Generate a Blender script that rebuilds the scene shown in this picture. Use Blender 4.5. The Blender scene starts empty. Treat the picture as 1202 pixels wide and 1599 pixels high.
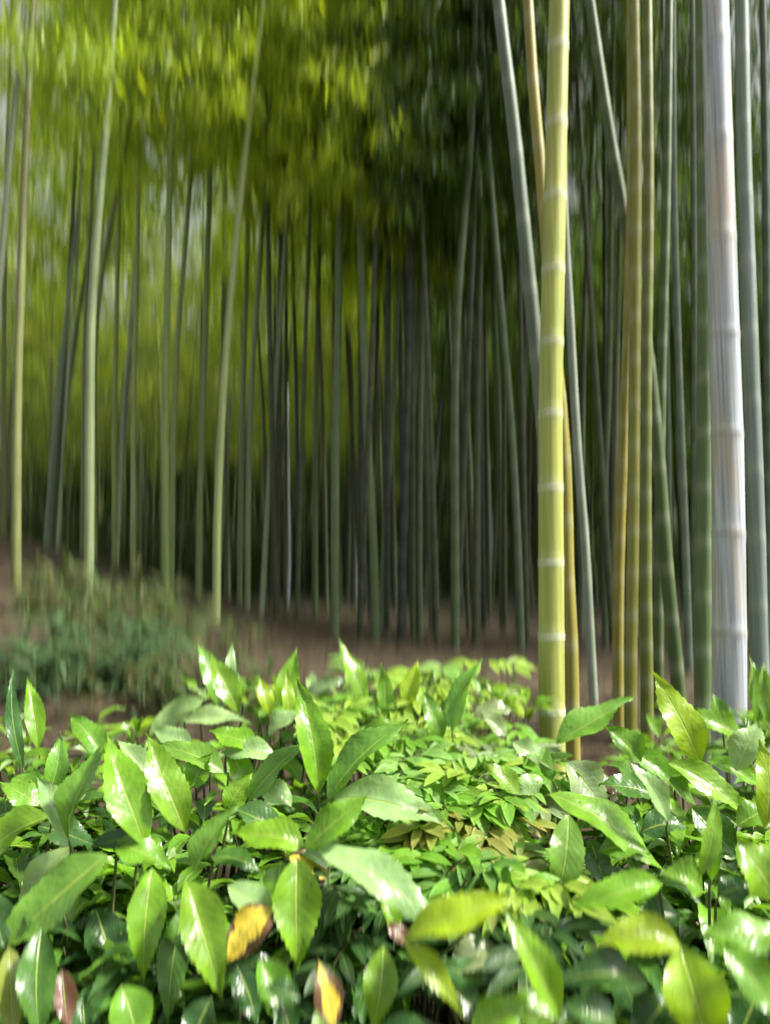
import bpy, bmesh, math, random
import numpy as np
from mathutils import Vector, Matrix, noise

R = math.radians
scene = bpy.context.scene
C = scene.collection

# ------------------------------------------------------------------ camera, sky, sun, exposure
FPX = 1163.0                      # focal length in pixels of the 1202 x 1599 photograph
EYE = 1.6
PITCH = math.atan((930 - 799.5) / FPX)
cam_data = bpy.data.cameras.new("camera")
cam = bpy.data.objects.new("camera", cam_data)
C.objects.link(cam)
cam.location = (0, 0, EYE)
cam.rotation_euler = (R(90) + PITCH, 0, 0)
cam_data.sensor_fit = 'VERTICAL'
cam_data.sensor_height = 24.0
cam_data.lens = 24.0 * FPX / 1599.0
cam_data.clip_start = 0.05
cam_data.clip_end = 1000
cam_data.dof.use_dof = True
cam_data.dof.focus_distance = 1.78
APERTURE = 0.063                 # metres, tall and narrow opening: out-of-focus things smear upwards
cam_data.dof.aperture_ratio = 9.0
cam_data.dof.aperture_fstop = (cam_data.lens / 1000.0) / APERTURE
scene.camera = cam

SUN_EL, SUN_AZ = R(50), R(100)     # azimuth measured from the view direction (+Y) towards +X
world = bpy.data.worlds.new("World")
scene.world = world
world.use_nodes = True
wn = world.node_tree
sky = wn.nodes.new('ShaderNodeTexSky')
sky.sky_type = 'NISHITA'
sky.sun_disc = False
sky.sun_elevation = SUN_EL
sky.sun_rotation = SUN_AZ
sky.air_density = 1.0
sky.dust_density = 5.0
sky.ozone_density = 1.0
bg = wn.nodes['Background']
hs = wn.nodes.new('ShaderNodeHueSaturation')     # thin bright overcast: most of the blue is gone
hs.inputs['Saturation'].default_value = 0.18
wn.links.new(sky.outputs[0], hs.inputs['Color'])
wn.links.new(hs.outputs[0], bg.inputs[0])
bg.inputs[1].default_value = 0.13

sd = bpy.data.lights.new("sun", 'SUN')
sd.energy = 5.0
sd.angle = R(8)
sd.color = (1.0, 0.95, 0.84)
sun = bpy.data.objects.new("sun", sd)
C.objects.link(sun)
sdir = Vector((math.sin(SUN_AZ) * math.cos(SUN_EL), math.cos(SUN_AZ) * math.cos(SUN_EL), math.sin(SUN_EL)))
sun.rotation_euler = sdir.to_track_quat('Z', 'Y').to_euler()
sun.location = sdir * 30

scene.view_settings.view_transform = 'Standard'
scene.view_settings.look = 'None'
scene.view_settings.gamma = 1.0
scene.view_settings.exposure = 0.92
scene.render.engine = 'CYCLES'
scene.cycles.use_denoising = True
scene.cycles.max_bounces = 12
scene.cycles.diffuse_bounces = 9
scene.cycles.transmission_bounces = 8
scene.cycles.glossy_bounces = 4
scene.cycles.transparent_max_bounces = 4

# ------------------------------------------------------------------ helpers
rng = random.Random(11)
CP, SP = math.cos(PITCH), math.sin(PITCH)


def at(px, py, d):
    """The point that the photograph shows at pixel (px, py), d metres in front of the camera."""
    cx, cy = (px - 601) / FPX, (799.5 - py) / FPX
    X, Y, Z = cx, CP - cy * SP, SP + cy * CP
    s = d / Y
    return Vector((X * s, d, EYE + Z * s))


def lerp_table(tab, v):
    if v <= tab[0][0]:
        return tab[0][1]
    for (a, fa), (b, fb) in zip(tab, tab[1:]):
        if v <= b:
            t = (v - a) / (b - a)
            return fa + (fb - fa) * t
    return tab[-1][1]


GROUND = [(-30, 0), (1.0, .2), (2.5, .5), (3.5, .75), (5, .93), (9, 1.1), (15, 1.3), (30, 1.5), (45, 3.0), (70, 11), (120, 18), (300, 18)]


def ground_z(x, y):
    z = lerp_table(GROUND, y)
    z += 1.3 * math.exp(-((x + 5.5) / 2.2) ** 2 / 2 - ((y - 9) / 3.2) ** 2 / 2)
    if y > 3:
        z += 0.05 * noise.noise(Vector((x * .8, y * .8, 0))) + 0.02 * noise.noise(Vector((x * 3, y * 3, 5)))
    return z


def tag(o, label=None, cat=None, group=None, kind=None):
    if label: o['label'] = label
    if cat: o['category'] = cat
    if group: o['group'] = group
    if kind: o['kind'] = kind
    return o


def thing(name, label, cat, loc, group=None):
    o = bpy.data.objects.new(name, None)
    C.objects.link(o)
    o.empty_display_size = 0.1
    o.location = loc
    return tag(o, label, cat, group)


class MB:
    """Collects vertices and faces (with one colour and one uv per vertex) for one mesh."""
    def __init__(s):
        s.v, s.f, s.c, s.uv = [], [], [], []

    def build(s, name, mats, parent=None, origin=None, smooth=True):
        me = bpy.data.meshes.new(name)
        vs = s.v if origin is None else [(a[0] - origin[0], a[1] - origin[1], a[2] - origin[2]) for a in s.v]
        me.from_pydata([tuple(a) for a in vs], [], s.f)
        if s.c:
            at_ = me.color_attributes.new('tint', 'FLOAT_COLOR', 'POINT')
            at_.data.foreach_set('color', np.array(s.c, dtype=np.float32).ravel())
        if s.uv:
            uvl = me.uv_layers.new(name='UVMap')
            idx = np.empty(len(me.loops), dtype=np.int32)
            me.loops.foreach_get('vertex_index', idx)
            uvl.data.foreach_set('uv', np.array(s.uv, dtype=np.float32)[idx].ravel())
        me.materials.append(mats)
        if smooth:
            me.polygons.foreach_set('use_smooth', [True] * len(me.polygons))
        me.update()
        o = bpy.data.objects.new(name, me)
        C.objects.link(o)
        if parent: o.parent = parent
        return o

    def tube(s, pts, rads, n=8, col=None, cap=True):
        base = len(s.v)
        up = Vector((0.03, 1, 0.02))
        for i, p in enumerate(pts):
            a = pts[max(i - 1, 0)]
            b = pts[min(i + 1, len(pts) - 1)]
            t = (Vector(b) - Vector(a)).normalized()
            u = t.cross(up).normalized()
            w = t.cross(u).normalized()
            for k in range(n):
                an = 2 * math.pi * k / n
                q = Vector(p) + (u * math.cos(an) + w * math.sin(an)) * rads[i]
                s.v.append(q)
                if col is not None: s.c.append(col)
        for i in range(len(pts) - 1):
            for k in range(n):
                k2 = (k + 1) % n
                s.f.append((base + i * n + k, base + i * n + k2, base + (i + 1) * n + k2, base + (i + 1) * n + k))
        if cap:
            s.f.append(tuple(base + (len(pts) - 1) * n + k for k in range(n)))
            s.f.append(tuple(base + k for k in reversed(range(n))))


def mat(name):
    m = bpy.data.materials.new(name)
    m.use_nodes = True
    nt = m.node_tree
    for n in list(nt.nodes): nt.nodes.remove(n)
    return m, nt, nt.nodes, nt.links


def node(nt, t, **kw):
    n = nt.nodes.new(t)
    for k, v in kw.items():
        if k.startswith('i_'):
            key = k[2:]
            key = int(key) if key.isdigit() else key.replace('_', ' ')
            n.inputs[key].default_value = v
        else:
            setattr(n, k, v)
    return n


def math_n(nt, op, a, b=None, clamp=False):
    n = nt.nodes.new('ShaderNodeMath'); n.operation = op; n.use_clamp = clamp
    for i, v in enumerate((a, b)):
        if v is None: continue
        if isinstance(v, (int, float)): n.inputs[i].default_value = v
        else: nt.links.new(v, n.inputs[i])
    return n.outputs[0]


def mix_c(nt, fac, a, b, mode='MIX'):
    n = nt.nodes.new('ShaderNodeMix'); n.data_type = 'RGBA'; n.blend_type = mode
    for i, v in ((0, fac), (6, a), (7, b)):
        if isinstance(v, (int, float)): n.inputs[i].default_value = v
        elif isinstance(v, tuple): n.inputs[i].default_value = v
        else: nt.links.new(v, n.inputs[i])
    return n.outputs[2]


def noise_n(nt, vec, scale, detail=3, rough=.55):
    n = node(nt, 'ShaderNodeTexNoise')
    n.inputs['Scale'].default_value = scale
    n.inputs['Detail'].default_value = detail
    n.inputs['Roughness'].default_value = rough
    if vec is not None: nt.links.new(vec, n.inputs['Vector'])
    return n.outputs[0]


def maprange(nt, v, a, b, c=0.0, d=1.0):
    n = node(nt, 'ShaderNodeMapRange')
    nt.links.new(v, n.inputs[0])
    for i, x in enumerate((a, b, c, d)): n.inputs[i + 1].default_value = x
    return n.outputs[0]


# ------------------------------------------------------------------ materials
def leaf_shader(name, blotch=False, gloss=.27, trans=.35, veins=True, transcol=(1.25, 1.25, .45)):
    m, nt, N, L = mat(name)
    out = node(nt, 'ShaderNodeOutputMaterial')
    bs = node(nt, 'ShaderNodeBsdfPrincipled')
    at_ = node(nt, 'ShaderNodeAttribute', attribute_name='tint')
    geo = node(nt, 'ShaderNodeNewGeometry')
    col = at_.outputs[0]
    tc = node(nt, 'ShaderNodeTexCoord')
    n1 = noise_n(nt, tc.outputs['Object'], 22, 3)
    n2 = noise_n(nt, tc.outputs['Object'], 160, 2)
    f = maprange(nt, n1, .3, .7, .78, 1.2)
    col = mix_c(nt, 1.0, col, f, 'MULTIPLY')
    col = mix_c(nt, maprange(nt, n2, .62, .75, 0, .35), col, (.25, .34, .06, 1))
    spk = maprange(nt, noise_n(nt, tc.outputs['Object'], 75, 1), .74, .77, 0, .8)
    col = mix_c(nt, spk, col, (.10, .07, .02, 1))        # small brown specks
    height = None
    if veins:
        sep = node(nt, 'ShaderNodeSeparateXYZ'); L.new(tc.outputs['UV'], sep.inputs[0])
        u, v = sep.outputs[0], sep.outputs[1]
        av = math_n(nt, 'ABSOLUTE', math_n(nt, 'MULTIPLY', math_n(nt, 'SUBTRACT', v, .5), 2.0))
        wid = maprange(nt, u, 0, 1, .075, .02)
        rib = math_n(nt, 'LESS_THAN', av, wid)
        ribs = maprange(nt, math_n(nt, 'DIVIDE', av, wid), .4, 1.3, 1, 0)
        # side veins run outwards and towards the tip
        ph = math_n(nt, 'SUBTRACT', math_n(nt, 'MULTIPLY', u, 11.0), math_n(nt, 'MULTIPLY', av, 2.2))
        fr = math_n(nt, 'ABSOLUTE', math_n(nt, 'SUBTRACT', math_n(nt, 'FRACT', ph), .5))
        sv = maprange(nt, fr, 0.0, .07, 1, 0)
        col = mix_c(nt, math_n(nt, 'MULTIPLY', sv, .12), col, (.22, .34, .06, 1))
        col = mix_c(nt, math_n(nt, 'MULTIPLY', ribs, .75), col, (.36, .46, .08, 1))
        puck = maprange(nt, fr, 0, .5, 0, 1)
        height = math_n(nt, 'ADD', math_n(nt, 'MULTIPLY', puck, .16), math_n(nt, 'MULTIPLY', ribs, -.5))
        height = math_n(nt, 'ADD', height, math_n(nt, 'MULTIPLY', n1, 3.0))
        height = math_n(nt, 'ADD', height, math_n(nt, 'MULTIPLY', n2, .18))
    if blotch:
        nb = noise_n(nt, tc.outputs['Object'], 17, 4, .6)
        edge = math_n(nt, 'ADD', nb, math_n(nt, 'MULTIPLY', av, .42))
        mk = maprange(nt, edge, .74, .77, 0, 1)
        br = mix_c(nt, noise_n(nt, tc.outputs['Object'], 70, 2), (.07, .032, .015, 1), (.17, .09, .04, 1))
        col = mix_c(nt, mk, col, br)
    L.new(col, bs.inputs['Base Color'])
    bs.inputs['Roughness'].default_value = gloss
    bs.inputs['Specular IOR Level'].default_value = .55
    if height is not None:
        bp = node(nt, 'ShaderNodeBump'); bp.inputs['Strength'].default_value = .55
        bp.inputs['Distance'].default_value = .003
        L.new(height, bp.inputs['Height']); L.new(bp.outputs[0], bs.inputs['Normal'])
    tr = node(nt, 'ShaderNodeBsdfTranslucent')
    tcx = mix_c(nt, 1.0, col, (transcol[0], transcol[1], transcol[2], 1), 'MULTIPLY')
    L.new(tcx, tr.inputs[0])
    mx = node(nt, 'ShaderNodeMixShader'); mx.inputs[0].default_value = trans
    L.new(bs.outputs[0], mx.inputs[1]); L.new(tr.outputs[0], mx.inputs[2])
    L.new(mx.outputs[0], out.inputs[0])
    return m


def crown_shader():
    m, nt, N, L = mat('bamboo_leaf')
    out = node(nt, 'ShaderNodeOutputMaterial')
    geo = node(nt, 'ShaderNodeNewGeometry')
    oi = node(nt, 'ShaderNodeObjectInfo')
    r = node(nt, 'ShaderNodeValToRGB')
    L.new(geo.outputs['Random Per Island'], r.inputs[0])
    e = r.color_ramp.elements
    e[0].position = 0; e[0].color = (.50, .60, .40, 1)
    e[1].position = 1; e[1].color = (1.3, 1.25, .8, 1)
    x = e.new(.5); x.color = (1.0, 1.0, .8, 1)
    col = mix_c(nt, 1.0, oi.outputs['Color'], r.outputs[0], 'MULTIPLY')
    d = node(nt, 'ShaderNodeBsdfPrincipled')
    d.inputs['Roughness'].default_value = .5
    d.inputs['Specular IOR Level'].default_value = .35
    t = node(nt, 'ShaderNodeBsdfTranslucent')
    L.new(col, d.inputs['Base Color'])
    L.new(mix_c(nt, 1.0, col, (1.75, 1.75, .8, 1), 'MULTIPLY'), t.inputs[0])
    mx = node(nt, 'ShaderNodeMixShader'); mx.inputs[0].default_value = .5
    L.new(d.outputs[0], mx.inputs[1]); L.new(t.outputs[0], mx.inputs[2])
    L.new(mx.outputs[0], out.inputs[0])
    return m


def culm_shader(name, streak=.25, two=None, rough=.5):
    """Bamboo skin: object colour, fine vertical fibres, a dusty bloom and blotches."""
    m, nt, N, L = mat(name)
    out = node(nt, 'ShaderNodeOutputMaterial')
    bs = node(nt, 'ShaderNodeBsdfPrincipled')
    oi = node(nt, 'ShaderNodeObjectInfo')
    tc = node(nt, 'ShaderNodeTexCoord')
    mp = node(nt, 'ShaderNodeMapping'); L.new(tc.outputs['Object'], mp.inputs[0])
    mp.inputs['Scale'].default_value = (70, 70, 1.1)
    fib = noise_n(nt, mp.outputs[0], 1.0, 4, .6)
    mp2 = node(nt, 'ShaderNodeMapping'); L.new(tc.outputs['Object'], mp2.inputs[0])
    mp2.inputs['Scale'].default_value = (14, 14, 2.2)
    big = noise_n(nt, mp2.outputs[0], 1.0, 3, .5)
    col = oi.outputs['Color']
    col = mix_c(nt, 1.0, col, maprange(nt, fib, .3, .7, 1 - streak, 1 + streak), 'MULTIPLY')
    col = mix_c(nt, maprange(nt, big, .42, .68, 0, .6 if two else .4), col, two or mix_c(nt, 1.0, col, (1.5, 1.35, 1.6, 1), 'MULTIPLY'))
    spots_ = noise_n(nt, tc.outputs['Object'], 48, 3, .7)
    col = mix_c(nt, maprange(nt, spots_, .64, .72, 0, .45), col, (.16, .17, .11, 1))
    at_ = node(nt, 'ShaderNodeAttribute', attribute_name='tint')
    sepc = node(nt, 'ShaderNodeSeparateColor'); L.new(at_.outputs[0], sepc.inputs[0])
    # red channel of the mesh tint: how much pale wax, green: how much dark sheath scar
    col = mix_c(nt, sepc.outputs[0], col, (.62, .66, .55, 1))
    col = mix_c(nt, sepc.outputs[1], col, (.10, .10, .05, 1))
    L.new(col, bs.inputs['Base Color'])
    bs.inputs['Roughness'].default_value = rough
    bs.inputs['Specular IOR Level'].default_value = .28
    bp = node(nt, 'ShaderNodeBump'); bp.inputs['Strength'].default_value = .15
    bp.inputs['Distance'].default_value = .002
    L.new(fib, bp.inputs['Height']); L.new(bp.outputs[0], bs.inputs['Normal'])
    L.new(bs.outputs[0], out.inputs[0])
    return m


def simple(name, col, rough=.7, scale=20, var=.3, bump=.3):
    m, nt, N, L = mat(name)
    out = node(nt, 'ShaderNodeOutputMaterial')
    bs = node(nt, 'ShaderNodeBsdfPrincipled')
    tc = node(nt, 'ShaderNodeTexCoord')
    n = noise_n(nt, tc.outputs['Object'], scale, 5, .6)
    c = mix_c(nt, 1.0, (*col, 1), maprange(nt, n, .3, .7, 1 - var, 1 + var), 'MULTIPLY')
    L.new(c, bs.inputs['Base Color'])
    bs.inputs['Roughness'].default_value = rough
    bp = node(nt, 'ShaderNodeBump'); bp.inputs['Strength'].default_value = bump; bp.inputs['Distance'].default_value = .01
    L.new(n, bp.inputs['Height']); L.new(bp.outputs[0], bs.inputs['Normal'])
    L.new(bs.outputs[0], out.inputs[0])
    return m


def soil_shader():
    m, nt, N, L = mat('forest_soil')
    out = node(nt, 'ShaderNodeOutputMaterial')
    bs = node(nt, 'ShaderNodeBsdfPrincipled')
    tc = node(nt, 'ShaderNodeTexCoord')
    a = noise_n(nt, tc.outputs['Object'], 1.3, 5, .6)
    b = noise_n(nt, tc.outputs['Object'], 28, 4, .65)
    c = mix_c(nt, maprange(nt, a, .35, .65), (.028, .020, .009, 1), (.060, .042, .020, 1))
    c = mix_c(nt, maprange(nt, b, .4, .7), c, (.085, .060, .030, 1))
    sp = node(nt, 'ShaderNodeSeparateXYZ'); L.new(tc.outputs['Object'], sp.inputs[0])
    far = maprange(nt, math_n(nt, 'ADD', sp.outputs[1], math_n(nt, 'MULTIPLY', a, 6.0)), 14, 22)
    c = mix_c(nt, far, c, (.035, .04, .018, 1))      # darker deeper in: grove shade put into the soil colour
    L.new(c, bs.inputs['Base Color']); bs.inputs['Roughness'].default_value = .9
    bp = node(nt, 'ShaderNodeBump'); bp.inputs['Strength'].default_value = .8; bp.inputs['Distance'].default_value = .03
    L.new(b, bp.inputs['Height']); L.new(bp.outputs[0], bs.inputs['Normal'])
    L.new(bs.outputs[0], out.inputs[0])
    return m


M_LEAF = leaf_shader('laurel_leaf')
M_YEL = leaf_shader('yellowed_leaf', blotch=True, gloss=.5, trans=.25, transcol=(1.2, 1.1, .4))
M_NAND = leaf_shader('nandina_leaf', gloss=.45, trans=.4, veins=True, transcol=(1.2, 1.2, .5))
M_SASA = leaf_shader('undergrowth_leaf', gloss=.75, trans=.35, veins=False)
M_CROWN = crown_shader()
M_CULM = culm_shader('bamboo_skin')
M_PALE = culm_shader('weathered_bamboo_skin', streak=.45, two=(.46, .36, .22, 1), rough=.42)
M_RING = simple('node_wax', (.80, .84, .76), .6, 60, .15)
M_SCAR = simple('node_scar', (.34, .31, .27), .7, 60, .2)
M_STEM = simple('twig_bark', (.09, .10, .035), .6, 40, .35)
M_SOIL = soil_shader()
M_LITTER = leaf_shader('dry_leaf', gloss=.7, trans=.15, veins=False, transcol=(1, 1, 1))

# ------------------------------------------------------------------ ground
def build_ground():
    xs = [-150, -90, -60, -40, -30, -22] + [x * .5 for x in range(-34, 35)] + [22, 30, 40, 60, 90, 150]
    ys = [-30, -10, -3, 0, .5, 1, 1.5, 2, 2.5] + [3 + .35 * i for i in range(46)] + [20, 22, 24, 26, 28, 30, 34, 38, 42, 46, 52, 60, 70, 90, 120, 200, 300]
    mb = MB()
    for y in ys:
        for x in xs:
            mb.v.append((x, y, ground_z(x, y)))
    w = len(xs)
    for j in range(len(ys) - 1):
        for i in range(w - 1):
            mb.f.append((j * w + i, j * w + i + 1, (j + 1) * w + i + 1, (j + 1) * w + i))
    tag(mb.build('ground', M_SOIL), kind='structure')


build_ground()


def build_litter():
    r = random.Random(5)
    mb = MB()
    for i in range(24000):
        y = .6 + 18 * r.random() ** 1.4
        x = r.uniform(-.7, .7) * (y + 2.5)
        z = ground_z(x, y) + r.uniform(.005, .03)
        a = r.uniform(0, 6.28); l = r.uniform(.05, .12); w = l * .13
        dx, dy = math.cos(a), math.sin(a)
        t = r.uniform(-.02, .03)
        b = len(mb.v)
        mb.v += [(x, y, z), (x + dx * l / 2 - dy * w, y + dy * l / 2 + dx * w, z + .012), (x + dx * l, y + dy * l, z + t), (x + dx * l / 2 + dy * w, y + dy * l / 2 - dx * w, z + .004)]
        mb.f.append((b, b + 1, b + 2, b + 3))
        k = r.random()
        c = (.13 - .10 * k, .085 - .066 * k, .042 - .032 * k, 1)
        mb.c += [c] * 4
        mb.uv += [(0, .5), (.5, 0), (1, .5), (.5, 1)]
    tag(mb.build('leaf_litter', M_LITTER, smooth=False), 'dry brown leaves lying all over the grove floor', 'leaf litter', kind='stuff')


build_litter()

# ------------------------------------------------------------------ bamboo
def crown_mesh(seed, branches=52, tufts=6, span=6.2, rad=1.35, leafl=(.16, .30)):
    """Foliage of one culm: drooping side branches with hanging tufts of slim leaves. Origin at its lowest branch."""
    r = random.Random(seed)
    mb = MB()
    for i in range(branches):
        t = (i + r.random()) / branches
        z0 = t * span
        az = r.uniform(0, 6.283)
        Lb = rad * (.55 + .6 * r.random()) * (math.sin(math.pi * min(1, .18 + .82 * t) ** .9) * .85 + .22)
        pts = []
        for k in range(5):
            s = k / 4
            pts.append(Vector((math.cos(az) * Lb * s, math.sin(az) * Lb * s, z0 + .45 * Lb * s - .75 * Lb * s * s)))
        mb.tube(pts, [.007, .006, .005, .004, .002], 3, cap=False)
        for q in range(tufts):
            s = .25 + .75 * (q + r.random()) / tufts
            k = min(3, int(s * 4)); p = pts[k].lerp(pts[k + 1], s * 4 - k)
            p = p + Vector((r.gauss(0, .09), r.gauss(0, .09), r.gauss(-.05, .1)))
            for _ in range(r.randint(7, 12)):
                o = p + Vector((r.gauss(0, .07), r.gauss(0, .07), r.gauss(0, .08)))
                dr = Vector((r.gauss(0, .38), r.gauss(0, .38), -1)).normalized()
                l = r.uniform(*leafl)
                sd_ = dr.cross(Vector((r.gauss(0, 1), r.gauss(0, 1), .2))).normalized() * l * .075
                mid = o + dr * l * .4
                b = len(mb.v)
                mb.v += [o, mid + sd_, o + dr * l, mid - sd_]
                mb.f.append((b, b + 1, b + 2, b + 3))
    me_o = mb.build('foliage', M_CROWN, smooth=False)
    me = me_o.data
    bpy.data.objects.remove(me_o)
    return me


CROWNS = [crown_mesh(100 + i) for i in range(4)]
THIN_CROWNS = [crown_mesh(200 + i, branches=38, tufts=5, span=7.0, rad=1.35) for i in range(4)]   # airy crowns of the left side, thinned so light passes


def culm_profile(zs, r0, internode, ztop):
    pass


def build_culm(path, r0, internode, n=12, z_nodes=None, detail=True, top_taper=.6, col_tint=True, bloom=.5):
    """path: points bottom to top. Returns a mesh builder whose skin swells a little at each node."""
    mb = MB()
    L = [0]
    for a, b in zip(path, path[1:]): L.append(L[-1] + (b - a).length)
    tot = L[-1]

    def point(s):
        for i in range(len(L) - 1):
            if s <= L[i + 1] or i == len(L) - 2:
                t = (s - L[i]) / max(1e-6, L[i + 1] - L[i])
                return path[i].lerp(path[i + 1], t)

    if z_nodes is None:
        nodes, s = [], internode * .5
        while s < tot:
            nodes.append(s); s += internode * (1 + .5 * min(1, s / 6))
    else:
        nodes = []
        for z in z_nodes:
            for i in range(len(path) - 1):
                if path[i].z <= z <= path[i + 1].z:
                    nodes.append(L[i] + (L[i + 1] - L[i]) * (z - path[i].z) / (path[i + 1].z - path[i].z)); break
        nodes.sort()
        while nodes[0] > internode * .8: nodes.insert(0, nodes[0] - internode * .95)
        while nodes[-1] < tot - internode: nodes.append(nodes[-1] + internode * 1.03)
    ss = [(0, 1, 0, 0)]
    for q in nodes:
        if detail:
            ss += [(q - .06, .995, 0, 0), (q - .018, 1.0, bloom * .22, 0), (q - .005, 1.03, bloom, 0), (q - .0005, 1.035, bloom, .1),
                   (q + .002, .99, 0, .6), (q + .006, 1.03, .25, .1), (q + .014, 1.0, .1, 0), (q + .06, .99, 0, 0)]
        else:
            ss += [(q - .03, 1.0, .06, 0), (q, 1.04, .12, 0), (q + .015, 1.0, 0, .15), (q + .05, .99, 0, 0)]
    ss.append((tot, 1, 0, 0))
    ss = [x for x in ss if 0 <= x[0] <= tot]
    ss.sort(key=lambda x: x[0])
    pts, rads, cols = [], [], []
    for s, k, w, dk in ss:
        pts.append(point(s)); rads.append(r0 * k * (1 - (1 - top_taper) * (s / tot) ** 1.3)); cols.append((w, dk, 0, 1))
    base = len(mb.v)
    mb.tube(pts, rads, n)
    mb.c = [c for c in cols for _ in range(n)]
    return mb, [(point(q), r0 * 1.035 * (1 - (1 - top_taper) * (q / tot) ** 1.3)) for q in nodes if 0 <= q <= tot]


def smooth_path(pts, sub=6):
    out = []
    P = [pts[0]] + list(pts) + [pts[-1]]
    for i in range(1, len(P) - 2):
        a, b, c, d = P[i - 1], P[i], P[i + 1], P[i + 2]
        for k in range(sub):
            t = k / sub
            out.append(.5 * ((2 * b) + (c - a) * t + (2 * a - 5 * b + 4 * c - d) * t * t + (3 * b - a - 3 * c + d) * t ** 3))
    out.append(pts[-1])
    return out


def add_crown(root, p, i, sc=1.0, tint=(.13, .20, .02, 1), name='foliage'):
    f = bpy.data.objects.new(name, CROWNS[i % 4])
    C.objects.link(f)
    f.parent = root
    f.location = p - root.location
    f.rotation_euler = (0, 0, rng.uniform(0, 6.28))
    f.scale = (sc, sc, sc * (.8 if p.y < 12 else 1))
    f.color = tint
    return f


def traced_culm(pts, width, d, col, label, group, crown=True, rings=0, nodes_px=None, internode=.3, height=11.5, material=None, lean_d=0.0, crown_tint=None, bloom=.22, n=12, crown_z=7.0, ringmat=None):
    """pts: pixel positions from bottom to top as in the photograph; the culm stands d metres away."""
    P = [at(x, y, d + lean_d * (1 - i / max(1, len(pts) - 1))) for i, (x, y) in enumerate(pts)]
    P = [p for p in P]
    g = ground_z(P[0].x, P[0].y)
    # down into the soil, continuing the lowest stretch
    sl = (P[1] - P[0]); sl = sl / max(.2, sl.z)
    if P[0].z > g - .05:
        foot = P[0] - sl * .5 * (P[0].z - g + .08); foot.z = g - .08
        P.insert(0, foot)
    up = (P[-1] - P[-2]); up = up / max(.2, up.z)
    if P[-1].z < height:
        rem = height - P[-1].z
        P.append(P[-1] + Vector((up.x * .9, up.y * .9, 1)) * rem * .5)
        P.append(P[-1] + Vector((up.x * 1.1 + .02, up.y, 1)) * rem * .5)
    P = smooth_path(P)
    r0 = width / FPX * d / 2 * 1.02
    root = thing('bamboo', label, 'bamboo', (P[0].x, P[0].y, g), group)
    P = [p - root.location for p in P]
    zn = None
    if nodes_px:
        zn = [at(pts[0][0], y, d).z - root.location.z for y in nodes_px]
    mb, nodes = build_culm(P, r0, internode, n=n, z_nodes=zn, detail=d < 7, bloom=bloom)
    o = mb.build('culm', material or M_CULM, root)
    o.color = (*col, 1)
    for (q, rr) in nodes[:rings]:
        rb = MB()
        rb.tube([q - Vector((0, 0, .0045)), q - Vector((0, 0, .002)), q + Vector((0, 0, .001)), q + Vector((0, 0, .002))], [rr * .99, rr * 1.03, rr * 1.03, rr * .97], 32, cap=False)
        ob = rb.build('node_ring', ringmat or M_RING, root)
    if crown:
        ix = len(P) - 1
        for k, p in enumerate(P):
            if p.z > crown_z: ix = k; break
        t = crown_tint or (.13, .20, .02, 1)
        add_crown(root, P[ix] + root.location, rng.randint(0, 5), rng.uniform(.85, 1.1), t)
    return root


G_NEAR = 'thick culms standing right behind the hedge'
G_MIDR = 'culms of the right-hand stand'
G_MIDL = 'slender culms on the left slope'
G_MIDC = 'culms of the middle of the grove'
GREEN = (.28, .38, .055)
YEL = (.24, .22, .045)
GREY = (.115, .155, .105)
DGREEN = (.09, .15, .045)
OLIVE = (.20, .26, .08)

hero = traced_culm([(861, 1150), (860, 900), (859, 650), (861, 530), (866, 310), (868.5, 190), (871, 75), (873, 0)], 40, 2.8, (.32, .36, .085),
            'thick bright yellow-green bamboo culm with crisp white node rings, the sharpest one', G_NEAR, crown=False, rings=16,
            nodes_px=[1110, 993, 878, 762, 647, 535, 422, 308, 195, 75], internode=.277, height=7.5, bloom=.32, n=40)
traced_culm([(1138, 1185), (1138, 1050), (1137, 875), (1135, 700), (1129, 500), (1122, 250), (1116, 0)], 50, 2.95, (.36, .40, .44),
            'thickest bamboo culm, weathered chalky white with blue and tan streaks, near the right edge', G_NEAR, crown=False, rings=6,
            internode=.36, height=7.5, material=M_PALE, bloom=.2, n=40, ringmat=M_SCAR)
traced_culm([(1187, 1100), (1184, 1000), (1179, 800), (1169, 500), (1161, 250), (1157, 0)], 27, 3.9, (.17, .22, .19),
            'grey-teal bamboo culm just right of the chalky white culm', G_NEAR, crown=False, internode=.33, height=8, n=24)
traced_culm([(894, 1150), (891, 1000), (886, 900), (880, 700), (862, 500), (844, 270), (832, 130), (824, 0)], 21, 3.5, YEL,
            'yellow bamboo culm crossing behind the bright ringed culm and leaning left', G_NEAR, crown=False, rings=0, internode=.27, height=8, n=24)
traced_culm([(868, 1120), (858, 800), (840, 580), (822, 400), (802, 200), (778, 0)], 25, 3.6, GREY,
            'grey-green bamboo culm leaning to the left of the bright ringed culm', G_NEAR, crown=False, internode=.30, height=8, n=24)
traced_culm([(929, 1140), (921, 1000), (913, 850), (901, 700), (889, 480), (880, 300), (876, 0)], 14, 4.8, (.22, .27, .20),
            'slim grey bamboo culm leaning in behind the right side of the bright ringed culm', G_NEAR, crown=False, internode=.26, height=9, n=20)
traced_culm([(967, 1170), (964, 1050), (966, 875), (972, 700), (980, 500), (985, 300), (984, 0)], 17, 4.2, YEL,
            'golden yellow bamboo culm, the left one of the golden pair right of centre', G_MIDR, crown=False, internode=.20, height=9, n=20)
traced_culm([(984, 1190), (984, 1050), (987, 875), (990, 600), (993, 250), (990, 0)], 19, 4.0, (.19, .20, .04),
            'dull gold-green bamboo culm, the right one of the golden pair right of centre', G_MIDR, crown=False, internode=.21, height=9, n=20)
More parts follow.
